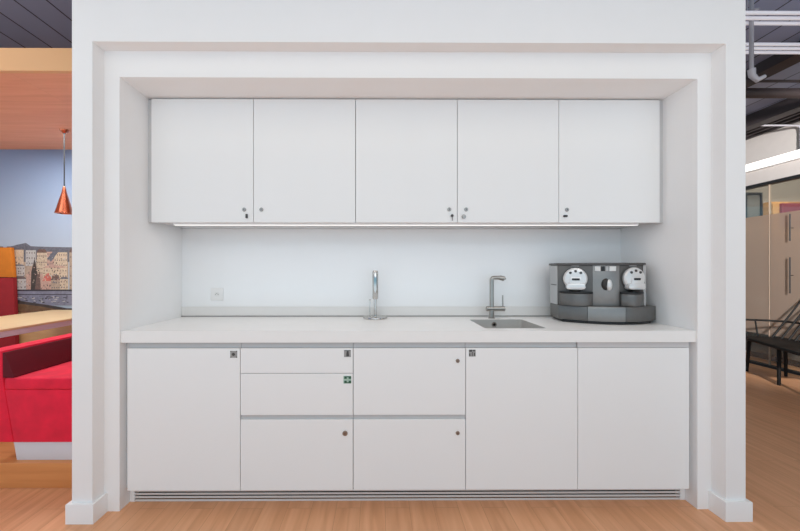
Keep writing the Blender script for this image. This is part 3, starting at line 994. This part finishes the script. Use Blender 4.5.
# office front
GX = 4.90
struct('wall_office', MB().box((GX, -3.0, 2.415), (GX + 0.1, 7.5, CEIL)), M['bulk'], None, 'grey bulkhead wall above the glass office front', 'wall')
struct('wall_office_back', MB().box((GX + 0.1, 3.95, 0), (8.9, 4.05, CEIL)), M['beige'], None, 'beige rear wall inside the glass office', 'wall')
struct('wall_office_side', MB().box((8.9, -3.0, 0), (9.0, 8.4, CEIL)), M['beige'], None, 'beige side wall at the far side of the glass office', 'wall')
struct('wall_far', MB().box((PX1 + 0.1, 8.3, 0), (8.9, 8.4, CEIL)), M['beige'], None, 'beige wall closing the far end of the corridor', 'wall')
t = thing('linear_lamp', 'long white glowing linear lamp along the office bulkhead', 'lamp', (GX, 2.4, 2.645))
MB().box((-0.07, -4.5, -0.05), (-0.0005, 4.5, 0.055), 0.003, 1).build('housing', M['trim'], t)
MB().box((-0.074, -4.49, -0.046), (-0.0702, 4.49, 0.05)).build('diffuser', M['ledwhite'], t)
DY, HY = 2.73, 2.46
gp = bpy.data.objects.new('window_1', None)
gp.location = (GX, 0, 0)
C.objects.link(gp)
gp['kind'] = 'structure'
gp['label'] = 'glass office front with frosted band and black rails'
gp['category'] = 'glass partition'
MB().box((-0.02, -3.0, 2.375), (0.06, 7.5, 2.4145)).build('top_rail', M['frame'], gp)
MB().box((-0.02, -3.0, 0.0), (0.06, 7.5, 0.03)).build('bottom_rail', M['frame'], gp)
for a, b in ((-3.0, 0.6), (0.605, 1.9), (1.905, DY - 0.006), (DY + 0.006, 3.9), (3.905, 7.5)):
    MB().box((0.014, a, 0.03), (0.024, b, 2.375)).build('pane', M['glass'], gp)
    MB().box((0.0105, a, 0.42), (0.0135, b, 1.985)).build('frosted_film', M['frost'], gp)
MB().box((0.006, DY - 0.003, 0.03), (0.034, DY + 0.003, 2.375)).build('door_edge', M['edge_pale'], gp)
h = MB().tube([(-0.03, HY, 1.62), (-0.03, HY, 1.95)], 0.007, 12).tube([(-0.03, HY, 0.98), (-0.03, HY, 1.42)], 0.007, 12)
for z in (1.78, 1.2):
    h.tube([(-0.03, HY, z), (0.0104, HY, z)], 0.004, 10)
h.build('door_handle', M['frame'], gp)

# inside the office
t = thing('picture_frame', 'black framed picture on the beige office wall behind glass', 'picture', (5.965, 3.9495, 2.27))
fr = MB()
for a, b in (((-0.14, -0.2), (-0.11, 0.26)), ((0.11, -0.2), (0.14, 0.26)), ((-0.11, -0.2), (0.11, -0.17)), ((-0.11, 0.23), (0.11, 0.26))):
    fr.box((a[0], -0.025, a[1]), (b[0], 0, b[1]))
fr.build('frame', M['frame'], t)
MB().box((-0.11, -0.01, -0.17), (0.11, -0.001, 0.23)).build('print', M['greyfab'], t)
t = thing('tall_cupboard', 'tall honey coloured cupboard inside the glass office', 'cupboard', (6.91, 3.82, 0))
MB().box((-0.78, 0.0, 0.0), (0.9, 0.125, 2.36), 0.003, 1).build('body', M['cupwood'], t)
for a in (-0.775, -0.358, 0.059, 0.476):
    MB().box((a, -0.02, 0.06), (a + 0.413, -0.0005, 2.33), 0.002, 1).build('door', M['cupwood'], t)
tag(MB().box((6.24, 3.76, 1.95), (7.0, 3.799, 2.325), 0.003, 1).build('notice_board', M['redpanel']), 'dark red board on the honey cupboard inside the office', 'board')
t = thing('office_sofa', 'low grey upholstered seat behind the glass by the black chair', 'sofa', (5.75, 2.5, 0))
MB().box((-0.5, -1.2, 0.08), (0.3, 0.9, 0.42), 0.03, 3).build('seat', M['greyfab'], t)
MB().box((0.05, -1.2, 0.425), (0.3, 0.9, 0.75), 0.03, 3).build('backrest', M['greyfab'], t)
MB().box((-0.45, -1.15, 0.0), (0.28, 0.85, 0.0795)).build('base', M['frame'], t)
t = thing('side_cabinet', 'small white cabinet inside the office seen through frosted glass', 'cabinet', (5.62, 3.62, 0))
MB().box((-0.12, -0.15, 0.0), (0.06, 0.15, 0.86), 0.004).build('body', M['trim'], t)
MB().box((-0.11, -0.166, 0.05), (0.05, -0.1505, 0.82), 0.002, 1).build('door', M['trim'], t)

# ------------------------------------------------------------------ black spindle armchair
# local frame: +y = facing direction, x = sideways
ch = thing('spindle_armchair', 'wide black wooden spindle-back armchair in front of the glass office', 'chair', (4.485, 2.222, 0), None, math.atan2(0.94, 0.35))
SZ = 0.445


NEAR, FAR = -0.76, 0.31
MB().prism(rounded(NEAR, -0.20, FAR, 0.235, 0.09, 6), 2, SZ - 0.035, SZ, 0.008).build('seat', M['chair'], ch)
for (xa, ya, xb, yb) in ((0.262, 0.15, 0.2875, 0.165), (0.165, -0.13, 0.18, -0.145), (-0.265, 0.15, -0.2875, 0.165), (-0.66, 0.14, -0.71, 0.165), (-0.62, -0.13, -0.66, -0.16)):
    MB().tube([(xa, ya, SZ - 0.03), (xb, yb, 0.0)], [0.020, 0.015], 14).build('leg', M['chair'], ch)
# arm rail runs from one arm round the back to the other
rail = [(0.335, 0.26, 0.64), (0.34, 0.12, 0.64), (0.335, -0.02, 0.64), (0.305, -0.15, 0.64), (0.22, -0.235, 0.64), (0.08, -0.265, 0.64), (-0.22, -0.27, 0.64),
        (-0.52, -0.265, 0.64), (-0.67, -0.235, 0.64), (-0.755, -0.15, 0.64), (-0.785, -0.02, 0.64), (-0.79, 0.12, 0.64), (-0.785, 0.26, 0.64)]
MB().tube(rail, 0.0125, 12).build('arm_rail', M['chair'], ch)
for (xa, ya, xb, yb) in ((0.275, 0.17, 0.336, 0.215), (0.285, 0.06, 0.338, 0.06), (-0.725, 0.17, -0.786, 0.215), (-0.735, 0.06, -0.788, 0.06)):
    MB().tube([(xa, ya, SZ - 0.005), (xb, yb, 0.64)], 0.0085, 10).build('arm_spindle', M['chair'], ch)
for q in range(15):
    u = -1 + 2 * q / 14
    x = -0.225 + u * 0.49
    MB().tube([(x, -0.165 + 0.10 * u ** 4, SZ - 0.005), (x * 1.03, -0.50 + 0.10 * u ** 4, 1.02)], [0.011, 0.008], 10).build('back_spindle', M['chair'], ch)
cr = [(-0.225 + 0.54 * (2 * k / 8 - 1), -0.505 + 0.10 * (2 * k / 8 - 1) ** 4, 1.03) for k in range(9)]
MB().tube(cr, [0.012, 0.017, 0.019, 0.02, 0.02, 0.02, 0.019, 0.017, 0.012], 12).build('crest_rail', M['chair'], ch)
